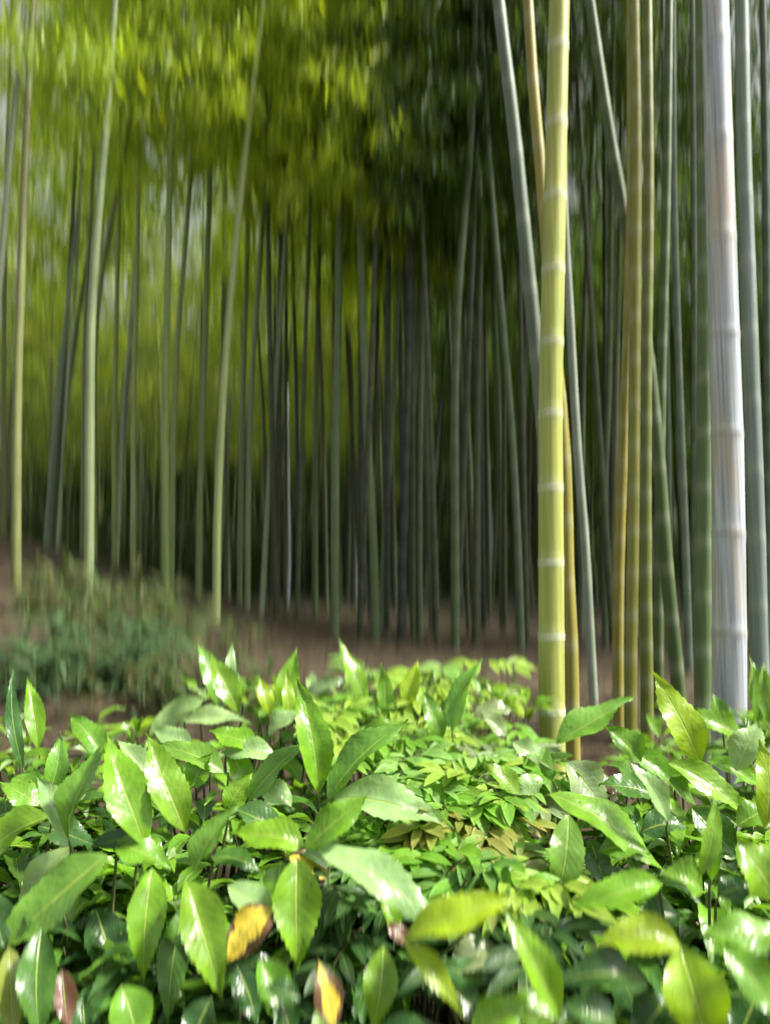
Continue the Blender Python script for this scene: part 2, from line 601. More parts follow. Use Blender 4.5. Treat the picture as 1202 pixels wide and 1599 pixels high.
traced_culm([(1010, 1210), (1009, 1050), (1007, 875), (1008, 600), (1012, 300), (1010, 0)], 19, 4.1, (.13, .16, .035),
            'dark olive bamboo culm with closely set nodes beside the golden pair', G_MIDR, crown=False, internode=.19, height=9, n=20)
traced_culm([(1028, 1190), (1027, 1050), (1028, 875), (1032, 600), (1040, 300), (1044, 0)], 16, 4.6, (.06, .10, .03),
            'straight mid-green bamboo culm behind the foot of the leaning green culm', G_MIDR, crown=False, internode=.25, height=9, n=20)
traced_culm([(1064, 1160), (1056, 1050), (1039, 875), (1026, 700), (1006, 520), (975, 340), (950, 200), (920, 0)], 21, 4.3, (.065, .105, .035),
            'green bamboo culm bending far to the left as it rises between dark culms', G_MIDR, crown=False, internode=.27, height=9, n=20)
traced_culm([(1098, 1200), (1097, 1050), (1098, 875), (1100, 500), (1098, 200), (1095, 0)], 26, 3.7, (.085, .14, .05),
            'dark green bamboo culm tight against the left side of the chalky white culm', G_NEAR, crown=False, internode=.25, height=8, n=24)
for (pts, w, d, col, lab) in [
    ([(1078, 1150), (1070, 875), (1060, 600), (1052, 300), (1050, 0)], 12, 6.2, (.10, .14, .09), 'dark slim bamboo culm right of the bending green culm'),
    ([(1048, 1120), (1044, 800), (1040, 500), (1036, 200), (1034, 0)], 9, 7.5, (.07, .10, .05), 'thin blackish bamboo culm above the bend of the green culm'),
    ([(1086, 1120), (1084, 800), (1084, 500), (1080, 0)], 11, 6.8, (.08, .11, .06), 'thin dark bamboo culm half hidden left of the dark green one'),
    ([(1196, 1100), (1199, 800), (1197, 500), (1194, 200), (1190, 0)], 14, 6.0, (.06, .09, .05), 'dark bamboo culm cut by the right edge of the picture'),
    ([(945, 1080), (943, 800), (950, 600), (955, 300), (957, 0)], 10, 8.0, (.07, .10, .04), 'thin dark bamboo culm left of the golden pair'),
    ([(950, 1090), (958, 800), (962, 600), (968, 300), (970, 0)], 9, 9.0, (.10, .13, .06), 'thin olive bamboo culm touching the golden pair on the left'),
    ([(905, 1080), (908, 800), (912, 500), (925, 200), (935, 0)], 9, 9.5, (.06, .09, .04), 'thin blackish bamboo culm right of the slim grey leaning culm'),
    ([(816, 1095), (808, 850), (797, 650), (780, 450), (760, 200), (750, 0)], 12, 7.5, (.065, .105, .045), 'leaning green bamboo culm a hand to the left of the bright ringed culm'),
]:
    traced_culm(pts, w, d, col, lab, G_MIDR, crown=d > 7, internode=.26, height=11, n=14)

CT_BRIGHT = (.38, .47, .045, 1)  # sunlit glow of the left canopy put into the leaf tint
for (pts, w, d, col, lab) in [
    ([(27, 1090), (26, 1000), (26, 800), (28, 600), (32, 480), (40, 250), (52, 0)], 15, 7.0, (.15, .17, .05), 'olive-yellow bamboo culm rising the full height at the far left'),
    ([(-22, 700), (-4, 480), (8, 350), (22, 180), (46, 0)], 12, 7.4, (.22, .26, .16), 'pale grey bamboo culm leaning in from the left edge, crossing the olive one'),
    ([(139, 905), (140, 800), (141, 600), (144, 480), (155, 330), (170, 150), (180, 0)], 15, 7.2, (.22, .29, .13), 'grey-green bamboo culm standing on top of the mound above the ferns'),
    ([(128, 900), (131, 700), (134, 500), (146, 260), (152, 100), (154, 0)], 7, 11, (.13, .17, .05), 'thin dark bamboo culm just left of the one on top of the mound'),
    ([(180, 890), (179, 700), (182, 500), (186, 350), (190, 150), (192, 0)], 8, 10.5, (.22, .30, .07), 'thin light green bamboo culm second to the right of the mound top'),
    ([(148, 900), (147, 600), (155, 460), (187, 275), (205, 170), (224, 0)], 10, 9.5, (.14, .19, .05), 'dark olive bamboo culm bending right across the upper left foliage'),
    ([(208, 925), (208, 800), (210, 600), (214, 450), (217, 250), (220, 0)], 8, 10, (.28, .35, .12), 'thin pale straight bamboo culm on the right slope of the mound'),
    ([(260, 935), (259, 800), (259, 600), (262, 450), (268, 230), (284, 0)], 12, 8.4, (.19, .27, .07), 'mid-green bamboo culm, the left one of the close pair by the mound foot'),
    ([(268, 930), (271, 700), (278, 520), (290, 380), (302, 220), (322, 0)], 9, 9.0, (.17, .24, .07), 'thinner bamboo culm leaning right out of the close pair by the mound foot'),
    ([(309, 975), (312, 800), (318, 600), (324, 400), (330, 200), (334, 0)], 10, 9.3, (.15, .22, .07), 'dull green bamboo culm between the close pair and the pale curved culm'),
    ([(337, 1060), (338, 950), (340, 800), (347, 650), (358, 490), (372, 350), (388, 200), (412, 0)], 13, 7.6, (.26, .34, .12), 'pale green bamboo culm curving right in the upper left, the brightest one there'),
    ([(374, 985), (376, 800), (380, 600), (386, 400), (392, 200), (402, 0)], 9, 10, (.15, .22, .08), 'dull green bamboo culm right of the pale curved culm'),
    ([(386, 1000), (388, 800), (392, 620), (401, 480), (414, 300), (430, 80), (436, 0)], 9, 9.6, (.19, .26, .11), 'slightly lighter bamboo culm leaning right, third right of the pale curved culm'),
    ([(404, 1020), (412, 900), (420, 760), (430, 600), (441, 450), (452, 250), (460, 0)], 9, 9.2, (.19, .25, .13), 'bamboo culm with a pale foot leaning right at the end of the left slope'),
    ([(446, 960), (446, 800), (446, 620), (447, 450), (444, 200), (442, 0)], 7, 11, (.035, .05, .02), 'straight black-green bamboo culm left of the small sky gap'),
    ([(466, 960), (465, 800), (463, 620), (459, 480), (455, 300), (450, 0)], 7, 11.2, (.03, .045, .02), 'nearly black bamboo culm leaning slightly left under the small sky gap'),
    ([(415, 800), (412, 650), (406, 560), (400, 450), (390, 250)], 5, 14, (.025, .04, .02), 'short stretch of black bamboo culm leaning left before the mid-left foliage'),
    ([(72, 850), (84, 700), (98, 560), (112, 420), (130, 250), (140, 0)], 8, 12, (.13, .19, .12), 'greyish bamboo culm fanning right behind the left slope'),
    ([(88, 850), (98, 700), (108, 560), (116, 480), (128, 300)], 5, 13, (.20, .27, .20), 'thin pale bamboo culm fanning right beside the greyish one'),
    ([(184, 860), (190, 700), (200, 560), (212, 400), (226, 200)], 5, 13, (.20, .27, .18), 'thin pale bamboo culm leaning right behind the slope crest'),
]:
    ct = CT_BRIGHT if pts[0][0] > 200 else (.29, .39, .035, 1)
    traced_culm(pts, w, d, col, lab, G_MIDL, internode=.27, height=9.5 if d < 9 else 12, n=14, crown_tint=ct, crown_z=5.0 if d < 9 else 5.8, crown=(pts[0][0] > 100 or d > 9))
for (pts, w, d, col, lab) in [
    ([(492, 1010), (492, 800), (494, 600), (498, 400), (500, 200)], 9, 10.5, (.09, .14, .045), 'dark green bamboo culm, the leftmost of the middle stand'),
    ([(523, 1030), (523, 800), (526, 600), (530, 400), (536, 150)], 13, 8.2, (.09, .14, .05), 'sturdier dark green bamboo culm above the upright leaf tip'),
    ([(588, 1060), (583, 850), (572, 650), (565, 450), (560, 200), (556, 0)], 13, 8.0, (.085, .135, .045), 'mid-green bamboo culm leaning left in the very middle'),
    ([(590, 1050), (600, 850), (612, 650), (622, 450), (630, 200)], 9, 9, (.10, .16, .06), 'green bamboo culm leaning right and crossing the middle one at its foot'),
    ([(622, 1050), (630, 850), (645, 640), (655, 450), (664, 200)], 9, 9.5, (.07, .11, .045), 'slim green bamboo culm leaning right of the middle crossing'),
    ([(656, 1060), (654, 850), (656, 650), (660, 450), (662, 200)], 11, 8.6, (.065, .105, .04), 'straight green bamboo culm between the middle crossing and the dark tall culm'),
    ([(674, 1060), (671, 850), (664, 650), (658, 500), (650, 250)], 8, 10, (.075, .12, .055), 'slim bamboo culm leaning left beside the straight green one'),
    ([(711, 1075), (710, 850), (710, 620), (716, 450), (726, 330), (736, 200), (742, 0)], 14, 7.4, (.045, .075, .025), 'tall blackish bamboo culm bending right against the dark foliage'),
    ([(742, 1050), (738, 850), (730, 650), (722, 450)], 8, 11, (.08, .13, .05), 'dark bamboo culm leaning left beyond the tall blackish culm'),
    ([(785, 1050), (782, 850), (778, 650), (770, 450)], 10, 9.8, (.08, .13, .05), 'dark green bamboo culm left of the leaning one by the bright ringed culm'),
    ([(448, 960), (452, 900), (452, 820), (450, 720), (449, 600)], 4, 22, (.55, .62, .66), 'thin bluish white bamboo culm standing in for a sky gap between dark ones, left of centre'),  # this and the next two: pale colour imitates sky light between far trunks
    ([(557, 930), (556, 860), (555, 790), (554, 720), (553, 600)], 4, 23, (.50, .58, .60), 'thin bluish white bamboo culm standing in for a sky gap between dark ones, at the centre'),
    ([(767, 960), (768, 860), (765, 780), (762, 700), (758, 600)], 4, 22, (.45, .54, .55), 'thin bluish white bamboo culm standing in for a sky gap right of the tall blackish culm'),
]:
    traced_culm(pts, w, d, col, lab, G_MIDC, internode=.27, height=12.5, n=14, crown_tint=(.36, .45, .04, 1) if pts[0][0] < 600 else (.06, .11, .012, 1), crown_z=4.6)  # left crowns tinted as if lit, the others as if shaded

# prototypes of the grove's slimmer culms, copied in a loop
def proto_culm(seed):
    r = random.Random(seed)
    lx, ly, bx, by = r.gauss(0, .03), r.gauss(0, .03), r.gauss(0, .5), r.gauss(0, .5)
    path = []
    for i in range(15):
        t = i / 14
        path.append(Vector((lx * 13 * t + bx * t ** 2.5, ly * 13 * t + by * t ** 2.5, -.1 + 13.2 * t)))
    mb, _ = build_culm(path, .045, .28, n=10, detail=False, top_taper=.35)
    root = thing('bamboo', 'x', 'bamboo', (0, 0, 0))
    o = mb.build('culm', M_CULM, root)
    zc = next(p for p in path if p.z > 4.7)
    f = bpy.data.objects.new('foliage', CROWNS[seed % 4]); C.objects.link(f); f.parent = root
    f.location = zc + Vector((0, 0, r.uniform(-.6, .3)))
    return root


PROTOS = [proto_culm(900 + i) for i in range(8)]
used_proto = set()
ZONES = [   # picture column up to which the words hold, group
    (26, 'left of the olive-yellow culm', 'left'), (85, 'just right of the olive-yellow culm', 'left'),
    (140, 'just left of the mound-top culm', 'left'), (208, 'between the mound-top culm and the pale straight one', 'left'),
    (260, 'between the pale straight culm and the close pair', 'left'), (338, 'between the close pair and the pale curved culm', 'left'),
    (404, 'just right of the pale curved culm', 'left'), (446, 'left of the black-green culm', 'middle'),
    (492, 'right of the two blackish culms', 'middle'), (540, 'above the lone upright leaf tip', 'middle'),
    (586, 'just left of the middle crossing', 'middle'), (654, 'just right of the middle crossing', 'middle'),
    (711, 'just left of the tall blackish culm', 'middle'), (760, 'just right of the tall blackish culm', 'middle'),
    (808, 'beside the leaning culm near the ringed one', 'middle'), (860, 'hidden partly by the bright ringed culm', 'right'),
    (918, 'by the slim grey leaning culm', 'right'), (966, 'left of the golden pair', 'right'),
    (1010, 'behind the golden pair', 'right'), (1050, 'behind the bending green culm', 'right'),
    (1100, 'left of the chalky white culm', 'right'), (1165, 'behind the chalky white culm', 'right'),
    (1400, 'right of the chalky white culm', 'right'),
]
fill_r = random.Random(77)
spots = []
tries = 0
while len(spots) < 200 and tries < 20000:
    tries += 1
    y = 12 + 22 * fill_r.random() ** .75
    px = fill_r.uniform(-30, 1232)
    x = (px - 601) / FPX * y
    # a glade at the left lets the light down
    if 200 < px < 300 and 13 < y < 22: continue
    if any((x - a) ** 2 + (y - b) ** 2 < .30 for a, b, _ in spots): continue
    spots.append((x, y, px))
near_rows = 0
while near_rows < 34:                              # a few nearer rows in the middle and behind the golden pair
    y = fill_r.uniform(7.5, 12)
    px = fill_r.choice((fill_r.uniform(430, 840), fill_r.uniform(560, 840), fill_r.uniform(900, 1202)))
    x = (px - 601) / FPX * y
    if any((x - a) ** 2 + (y - b) ** 2 < .06 for a, b, _ in spots): continue
    spots.append((x, y, px)); near_rows += 1
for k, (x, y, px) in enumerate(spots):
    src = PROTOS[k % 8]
    if k < 8:
        root = src
        kids = list(src.children)
    else:
        root = src.copy(); C.objects.link(root); kids = []
        for ch in src.children:
            c = ch.copy(); C.objects.link(c); c.parent = root; kids.append(c)
    root.location = (x, y, ground_z(x, y))
    root.rotation_euler = (0, 0, fill_r.uniform(0, 6.28))
    s = fill_r.uniform(.8, 1.25) if y > 12 else fill_r.uniform(.62, .95)
    root.scale = (s, s, fill_r.uniform(.88, 1.12))
    for zx, where, side in ZONES:
        if px < zx:
            look = 'slender dark green bamboo culm,' if y < 12 else ('slim dull bamboo culm further back,' if y < 22 else 'very thin dark bamboo culm far behind,')
            tag(root, look + ' ' + where, 'bamboo', 'background culms at the ' + side); break
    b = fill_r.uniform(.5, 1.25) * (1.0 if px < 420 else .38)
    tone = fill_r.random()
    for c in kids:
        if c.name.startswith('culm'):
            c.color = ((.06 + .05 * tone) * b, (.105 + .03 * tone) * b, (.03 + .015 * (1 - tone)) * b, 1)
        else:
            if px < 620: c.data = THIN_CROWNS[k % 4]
            dk = 1 if y < 17 else .5                  # shade of the deeper rows put into their leaf tint
            if px < 620: c.color = ((.33 + .08 * tone) * dk, (.45 + .03 * tone) * dk, .045, 1)  # canopy glow on the left put into the tint
            else: c.color = (.045 + .035 * tone, .09 + .05 * tone, .012, 1)  # shade of the dense right stand put into the tint

# the stand goes on past the right edge of the picture and shades the grove floor
side_r = random.Random(55)
for k in range(34):
    y = side_r.uniform(5.2, 24)
    x = .56 * y + 1.6 + side_r.uniform(0, 7)
    src = PROTOS[k % 8]
    root = src.copy(); C.objects.link(root)
    for ch in src.children:
        c = ch.copy(); C.objects.link(c); c.parent = root
        c.color = (.10, .15, .05, 1) if c.name.startswith('culm') else (.07, .13, .015, 1)
        if not c.name.startswith('culm'): c.data = CROWNS[k % 4]; c.scale = (1.35, 1.35, 1.0)
    root.location = (x, y, ground_z(x, y))
    root.rotation_euler = (0, 0, side_r.uniform(0, 6.28))
    tag(root, 'bamboo culm standing beyond the right edge of the picture', 'bamboo', 'culms beyond the right edge')

# the far end of the grove reads as one mass
def far_grove():
    r = random.Random(31)
    cm, lf = MB(), MB()
    for i in range(900):
        y = r.uniform(35, 56); x = r.uniform(-.75, .75) * y
        g = ground_z(x, y)
        lx, bx = r.gauss(0, .35), r.gauss(0, .5)
        pts = [Vector((x + lx * t + bx * t * t, y, g - .1 + 11 * t)) for t in (0, .25, .5, .75, 1)]
        rr = r.uniform(.03, .055)
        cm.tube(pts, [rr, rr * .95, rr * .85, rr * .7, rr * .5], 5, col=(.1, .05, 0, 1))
        for _ in range(75):
            p = Vector((x + r.gauss(0, .9), y + r.gauss(0, .8), g + r.uniform(3.2, 13.5)))
            for _ in range(3):
                o = p + Vector((r.gauss(0, .2), r.gauss(0, .2), r.gauss(0, .25)))
                l = r.uniform(.4, .7); dr = Vector((r.gauss(0, .3), r.gauss(0, .3), -1)).normalized()
                s_ = dr.cross(Vector((r.gauss(0, 1), r.gauss(0, 1), .1))).normalized() * l * .12
                b = len(lf.v)
                lf.v += [o, o + dr * l * .4 + s_, o + dr * l, o + dr * l * .4 - s_]
                lf.f.append((b, b + 1, b + 2, b + 3))
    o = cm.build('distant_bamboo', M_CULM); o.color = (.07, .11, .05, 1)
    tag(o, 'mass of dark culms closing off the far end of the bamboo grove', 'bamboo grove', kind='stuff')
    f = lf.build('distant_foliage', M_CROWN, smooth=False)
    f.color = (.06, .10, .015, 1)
    tag(f, 'mass of green bamboo leaves closing off the far end of the grove', 'bamboo foliage', kind='stuff')


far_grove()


def far_thicket():
    r = random.Random(41)
    lf = MB()
    for i in range(30000):
        y = r.uniform(25, 42); x = r.uniform(-.75, .75) * y
        o = Vector((x, y, ground_z(x, y) + 3.0 * r.random() ** 1.5))
        l = r.uniform(.3, .6); dr = Vector((r.gauss(0, .6), r.gauss(0, .6), r.uniform(-1, .6))).normalized()
        s_ = dr.cross(Vector((r.gauss(0, 1), r.gauss(0, 1), .1))).normalized() * l * .2
        b = len(lf.v)
        lf.v += [o, o + dr * l * .4 + s_, o + dr * l, o + dr * l * .4 - s_]
        lf.f.append((b, b + 1, b + 2, b + 3))
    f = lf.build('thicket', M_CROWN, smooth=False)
    f.color = (.03, .05, .015, 1)  # dark leaf mass added to deepen the blackness behind the trunks
    tag(f, 'dark low thicket of leaves added to blacken the floor of the far grove', 'undergrowth', kind='stuff')


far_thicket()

# ------------------------------------------------------------------ hedge leaves
DT = [(990, 2.8), (1060, 2.55), (1120, 2.3), (1200, 2.0), (1300, 1.75), (1450, 1.5), (1599, 1.35), (1750, 1.25)]


def hd(y): return lerp_table(DT, y)


CO = {
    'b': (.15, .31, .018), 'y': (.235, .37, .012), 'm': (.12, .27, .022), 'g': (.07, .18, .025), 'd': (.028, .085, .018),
    'p': (.26, .40, .15), 'w': (.14, .30, .04), 's': (.22, .30, .14), 't': (.05, .13, .03), 'Y': (.68, .52, .05), 'r': (.12, .055, .035),
    'o': (.20, .25, .05),
}


def add_leaf(mb, B, T, N, width, col, r, bow=.10, fold=.25, wave=1.1, nu=24, nv=3, sharp=1.32, serr=.065, petiole=True, twist=0.0):
    """A serrated, lightly folded leaf from B to T with its upper face towards N."""
    ax = T - B; Ln = ax.length; a = ax / Ln
    n0 = (N - a * N.dot(a)).normalized()
    s0 = a.cross(n0).normalized()
    base = len(mb.v)
    ph = r.uniform(0, 6.28)
    side_bend = r.uniform(-.05, .05) * Ln
    mx = max((k / 40) ** .78 * (1 - k / 40) ** sharp for k in range(41))
    cols = 2 * nv + 1
    tw0 = twist + r.uniform(-.15, .15)
    for i in range(nu + 1):
        t = i / nu
        an = tw0 * (t - .4)
        n = n0 * math.cos(an) + s0 * math.sin(an); s = s0 * math.cos(an) - n0 * math.sin(an)
        w = (max(t, 1e-5) ** .88) * (max(1 - t, 0) ** sharp) / mx * width / 2
        if t < .04: w = max(w * .5, .0012)
        if t > .9: w *= 1 - .25 * (t - .9) / .1
        c = B + a * (Ln * t) + n0 * (bow * Ln * (math.sin(math.pi * t ** .85) - .35 * t)) + s0 * side_bend * math.sin(math.pi * t)
        ws = w
        if serr and .3 < t < .97 and i % 2 == 1: ws = w * (1 + serr) + .0006
        for j in range(-nv, nv + 1):
            v = j / nv
            av = abs(v)
            off = (ws if av == 1 else w) * v
            h = fold * w * (av ** 1.2) + wave * width * .085 * math.sin(t * 10 + ph + (1.3 if v > 0 else 0)) * av ** 2 * min(1, t * 5)
            h += width * .007 * math.sin(t * 31 + ph) * (1 - av) * av * 4
            adv = (-.0035 if (serr and av == 1 and i % 2 == 0 and t > .3) else 0) * (Ln / .2)
            mb.v.append(c + s * off + n * h + a * adv)
            k = .92 + .16 * av
            mb.c.append((col[0] * k, col[1] * k, col[2], 1))
            mb.uv.append((t, .5 + v * .5))
    for i in range(nu):
        for j in range(cols - 1):
            q = base + i * cols + j
            mb.f.append((q, q + 1, q + cols + 1, q + cols))
    if petiole:
        pass


# each hedge shrub: id -> (rooting pixel, label)
SH = {
    'a0': ((45, 1600), 'laurel shrub with dark glossy drooping leaves in the bottom left corner'),
    'a1': ((150, 1400), 'laurel shrub carrying the largest leaf, white with shine, at the lower left'),
    'a2': ((285, 1440), 'laurel shrub with two bright serrated leaves hanging straight down, lower left'),
    'b0': ((40, 1230), 'laurel shrub at the left edge with small upright tips before the brown slope'),
    'b1': ((130, 1300), 'laurel shrub with a half white shining leaf beside a flat matt one'),
    'b2': ((270, 1290), 'laurel shrub with a broad bright leaf tilted left and a silvery leaf beside it'),
    'b3': ((330, 1130), 'laurel shrub with pale crossed leaves and blurred tips at the back left of the hedge'),
    'c0': ((435, 1150), 'laurel shrub with pale yellow young shoots at the back, left of the lone upright tip'),
    'c1': ((505, 1300), 'laurel shrub with an overexposed white leaf and a tall upright leaf in the centre'),
    'c2': ((575, 1120), 'laurel shrub whose lone upright tip rises highest at the back centre'),
    'c3': ((715, 1170), 'laurel shrub with a pair of shining upright leaves behind the small-leaved plants'),
    'd1': ((470, 1400), 'laurel shrub with a broad hanging leaf and a long pale leaf reaching right, lower centre'),
    'd2': ((625, 1520), 'laurel shrub with yellow-green leaves spreading from a red-brown bud, bottom centre'),
    'd3': ((400, 1530), 'laurel shrub holding a yellow leaf with brown edges, lower left of centre'),
    'd4': ((525, 1640), 'small laurel shrub with a single yellow leaf blotched brown at the bottom edge'),
    'e1': ((880, 1300), 'laurel shrub with a long shining leaf pointing right beside a hanging one'),
    'e2': ((870, 1620), 'laurel shrub with a long leaf rising left from the bottom edge, right of centre'),
    'e3': ((1060, 1520), 'laurel shrub with a huge yellow-green leaf hanging off the bottom edge, right'),
    'e4': ((1100, 1430), 'laurel shrub with a narrow standing leaf and a round dull one, right side'),
    'e5': ((1215, 1520), 'laurel shrub cut by the right edge with a broad rounded pale leaf'),
    'f1': ((880, 1210), 'laurel shrub with a silvery leaf before the ringed culm and a spotted one'),
    'f2': ((1085, 1250), 'laurel shrub with the brightest serrated leaf standing up before the dark culms'),
    'f3': ((1185, 1230), 'laurel shrub at the right edge with pale veined leaf and blurred upright tips'),
    'f4': ((960, 1570), 'laurel shrub with wide dull dark leaves in the shade near the bottom right'),
}
# leaf table: shrub, base x y, tip x y, width px, colour, nearer(+)/farther(-) shift in metres, [facing: sideways tilt]
LV = [
 ('a1',168,1335,-4,1484,84,'w',.06,-.2),('a1',112,1322,24,1444,50,'p',-.05,-.1),('a1',180,1318,263,1352,54,'m',.05,.1),('a1',216,1306,138,1326,30,'d',.05,0),
 ('a2',238,1356,226,1524,64,'b',.05,.1),('a2',290,1374,346,1552,74,'b',.07,0),('a2',290,1412,264,1592,54,'g',-.03,.1),('a1',100,1430,70,1450,40,'d',-.1,0),
 ('a0',66,1452,64,1622,64,'g',.03,.0),('a0',14,1480,22,1625,50,'o',0,.2),('a0',98,1515,108,1610,38,'r',-.03,0),('a0',-10,1395,10,1480,50,'d',0,0),
 ('a0',150,1420,195,1540,70,'d',-.12,0),('a0',190,1540,215,1640,70,'m',-.06,0),('a0',130,1560,130,1650,50,'d',-.1,0),
 ('b0',78,1275,-35,1338,62,'b',.02,0),('b1',226,1322,172,1152,74,'b',.04,.15),('b1',108,1312,166,1162,60,'w',.03,-.5),('b0',104,1312,60,1216,44,'p',0,-.1),
 ('b0',78,1240,94,1148,38,'w',0,.1),('b2',289,1298,233,1152,66,'b',.05,.1),('b0',60,1258,2,1222,42,'m',0,0),('b0',36,1200,22,1052,26,'t',-.1,0),('b0',60,1170,44,1062,34,'b',-.12,.1),
 ('b1',160,1180,112,1118,44,'m',-.05,0),('b3',238,1226,186,1156,38,'p',0,.1),('b3',318,1092,232,1152,40,'p',-.05,.1),('b3',288,1126,386,1128,32,'p',.02,0),
 ('b3',340,1100,308,1008,38,'w',-.1,.1),('b3',372,1112,330,1026,44,'b',-.05,0),('b3',358,1092,363,1006,24,'p',-.1,0),('b2',350,1206,250,1164,46,'w',0,0),
 ('b3',402,1166,332,1142,44,'b',.03,0),('b3',360,1170,398,1246,40,'b',.02,-.2),('b3',300,1165,240,1140,36,'p',-.02,0),
 ('b2',305,1366,366,1262,52,'w',.06,-.5),('b2',330,1340,405,1358,36,'g',0,0),('b2',300,1230,330,1180,44,'m',-.03,0),('b1',20,1215,70,1250,40,'m',-.05,0),
 ('b2',355,1270,392,1210,40,'b',0,.2),('b2',245,1255,300,1225,36,'m',-.04,0),('b1',60,1290,150,1320,46,'t',-.06,0),
 ('c1',497,1240,467,1066,60,'b',.05,.1),('c1',512,1252,627,1128,66,'w',.06,-.6),('c1',520,1246,697,1287,64,'p',.05,-.3),('c1',476,1326,570,1243,56,'b',.09,-.1),
 ('c1',388,1250,474,1156,50,'w',.02,-.4),('c1',476,1322,368,1300,58,'b',.07,0),('c2',572,1104,532,1002,34,'b',-.08,.2),('c0',438,1102,462,1018,38,'b',-.08,0),
 ('c0',476,1088,537,1060,28,'s',-.1,0),('c0',420,1115,405,1060,30,'y',-.05,0),('c0',452,1130,448,1050,26,'y',-.05,.2),('c0',420,1150,470,1110,34,'p',0,-.2),
 ('c3',706,1142,748,1034,42,'w',0,-.4),('c3',700,1136,721,1062,30,'w',0,-.2),('c3',758,1066,783,1092,12,'y',-.15,0),('c3',738,1120,802,1108,34,'s',-.05,-.1),
 ('c2',600,1120,596,1040,30,'b',-.1,0),('c2',640,1110,652,1035,34,'y',-.1,0),('c2',560,1150,640,1130,30,'b',0,0),('c3',690,1155,660,1080,36,'m',-.05,0),
 ('c1',455,1260,400,1225,44,'p',-.02,0),('c1',440,1300,360,1260,50,'t',-.05,0),('c0',480,1140,530,1165,34,'b',0,0),('c0',430,1180,350,1175,40,'p',0,0),
 ('d1',490,1320,692,1450,66,'p',.10,.1),('d1',464,1340,465,1505,84,'b',.10,0),('d1',440,1345,432,1420,50,'m',.02,0),('d1',355,1384,432,1440,50,'p',.02,0),
 ('d2',634,1467,802,1398,58,'y',.10,0),('d2',630,1468,720,1584,36,'y',.09,-.2),('d2',600,1478,582,1606,58,'b',.05,0),('d2',622,1456,596,1408,30,'b',0,0),
 ('d2',640,1475,600,1440,26,'r',0,0),('d3',404,1500,456,1590,54,'m',0,0),('d3',370,1510,400,1600,52,'d',-.05,0),('d3',330,1560,300,1640,60,'d',-.05,0),
 ('d4',470,1560,410,1545,34,'d',0,0),('d4',500,1570,505,1640,40,'m',.02,0),('d4',455,1620,440,1560,40,'d',-.05,0),
 ('e2',873,1588,790,1422,58,'b',.07,.2),('e2',868,1592,768,1582,46,'b',.06,0),('e2',740,1640,820,1560,70,'b',.05,0),('e2',700,1540,760,1600,46,'d',-.05,0),
 ('d2',690,1510,790,1530,44,'t',-.08,0),('d2',660,1490,690,1570,50,'d',-.08,0),('d2',780,1480,690,1520,50,'s',-.08,0),
 ('e1',887,1272,868,1414,60,'w',.06,.2),('e1',858,1240,1040,1360,66,'b',.09,.3),('e4',1032,1380,892,1420,50,'b',.05,0),('e3',1062,1476,936,1476,64,'y',.06,0),
 ('e3',1062,1480,1108,1650,100,'y',.08,0),('e4',1096,1388,1034,1362,58,'m',.02,0),('e4',1092,1368,1112,1244,32,'b',.05,.4),('e4',1110,1374,1114,1292,30,'b',.02,-.3),
 ('e5',1212,1402,1152,1312,92,'b',.02,0),('e5',1225,1462,1098,1458,60,'m',.02,0),('f4',1012,1538,866,1532,62,'d',.02,0),('f4',960,1600,880,1570,70,'t',0,0),
 ('e5',1128,1480,1222,1592,64,'m',.06,0),('f4',940,1500,1000,1580,60,'d',-.06,0),('f4',1040,1560,990,1620,70,'d',0,0),('e5',1180,1560,1150,1640,70,'d',-.04,0),
 ('e1',920,1310,950,1390,44,'t',-.05,0),('e1',935,1330,1010,1330,40,'m',-.04,0),('e4',1120,1400,1180,1385,46,'t',0,0),('e4',1060,1430,990,1440,50,'d',-.08,0),
 ('f2',1092,1192,1023,1056,64,'y',.04,.1),('f1',868,1162,980,1092,54,'w',.05,-.4),('f1',852,1166,829,1270,50,'w',.04,.1),('f1',884,1190,946,1266,66,'s',.02,0),
 ('f1',1000,1190,946,1138,50,'m',-.02,0),('f2',1042,1282,985,1192,38,'p',.05,.3),('f2',1160,1152,1072,1108,42,'b',-.02,0),('f2',1040,1190,1172,1282,48,'b',.05,.2),
 ('f2',980,1165,1088,1256,46,'m',0,.2),('f3',1104,1188,1186,1224,36,'b',.02,0),('f3',1148,1204,1183,1128,54,'p',.02,-.1),('f3',1192,1292,1186,1160,52,'y',.06,.3),
 ('f3',1182,1132,1171,1030,34,'b',-.1,.2),('f3',1210,1140,1192,1040,34,'b',-.1,0),('f3',1130,1130,1112,1085,30,'m',-.05,0),('f2',1020,1240,940,1225,50,'g',-.02,0),
 ('f2',1080,1262,1150,1340,54,'g',-.03,0),('f1',930,1200,985,1245,40,'r',-.03,0),('f1',800,1160,862,1200,40,'p',.02,0),('f1',810,1240,760,1190,36,'b',-.03,0),
 ('f3',1150,1290,1215,1260,50,'m',-.03,0),('f2',1000,1300,1070,1290,46,'t',-.05,0),('e1',850,1220,800,1240,36,'p',0,0),('f1',790,1150,752,1116,30,'s',-.04,0),
]
YLV = [('d3', 428, 1418, 356, 1500, 66, .02), ('d4', 522, 1602, 498, 1506, 52, .05), ('d1', 452, 1338, 520, 1372, 46, -.05)]

PINK = (.42, .26, .10)


def facing(B, T, side, r):
    view = (Vector((0, 0, EYE)) - (B + T) / 2).normalized()
    return (view * .72 + Vector((side + r.uniform(-.12, .12), r.uniform(-.1, .1), .70))).normalized()


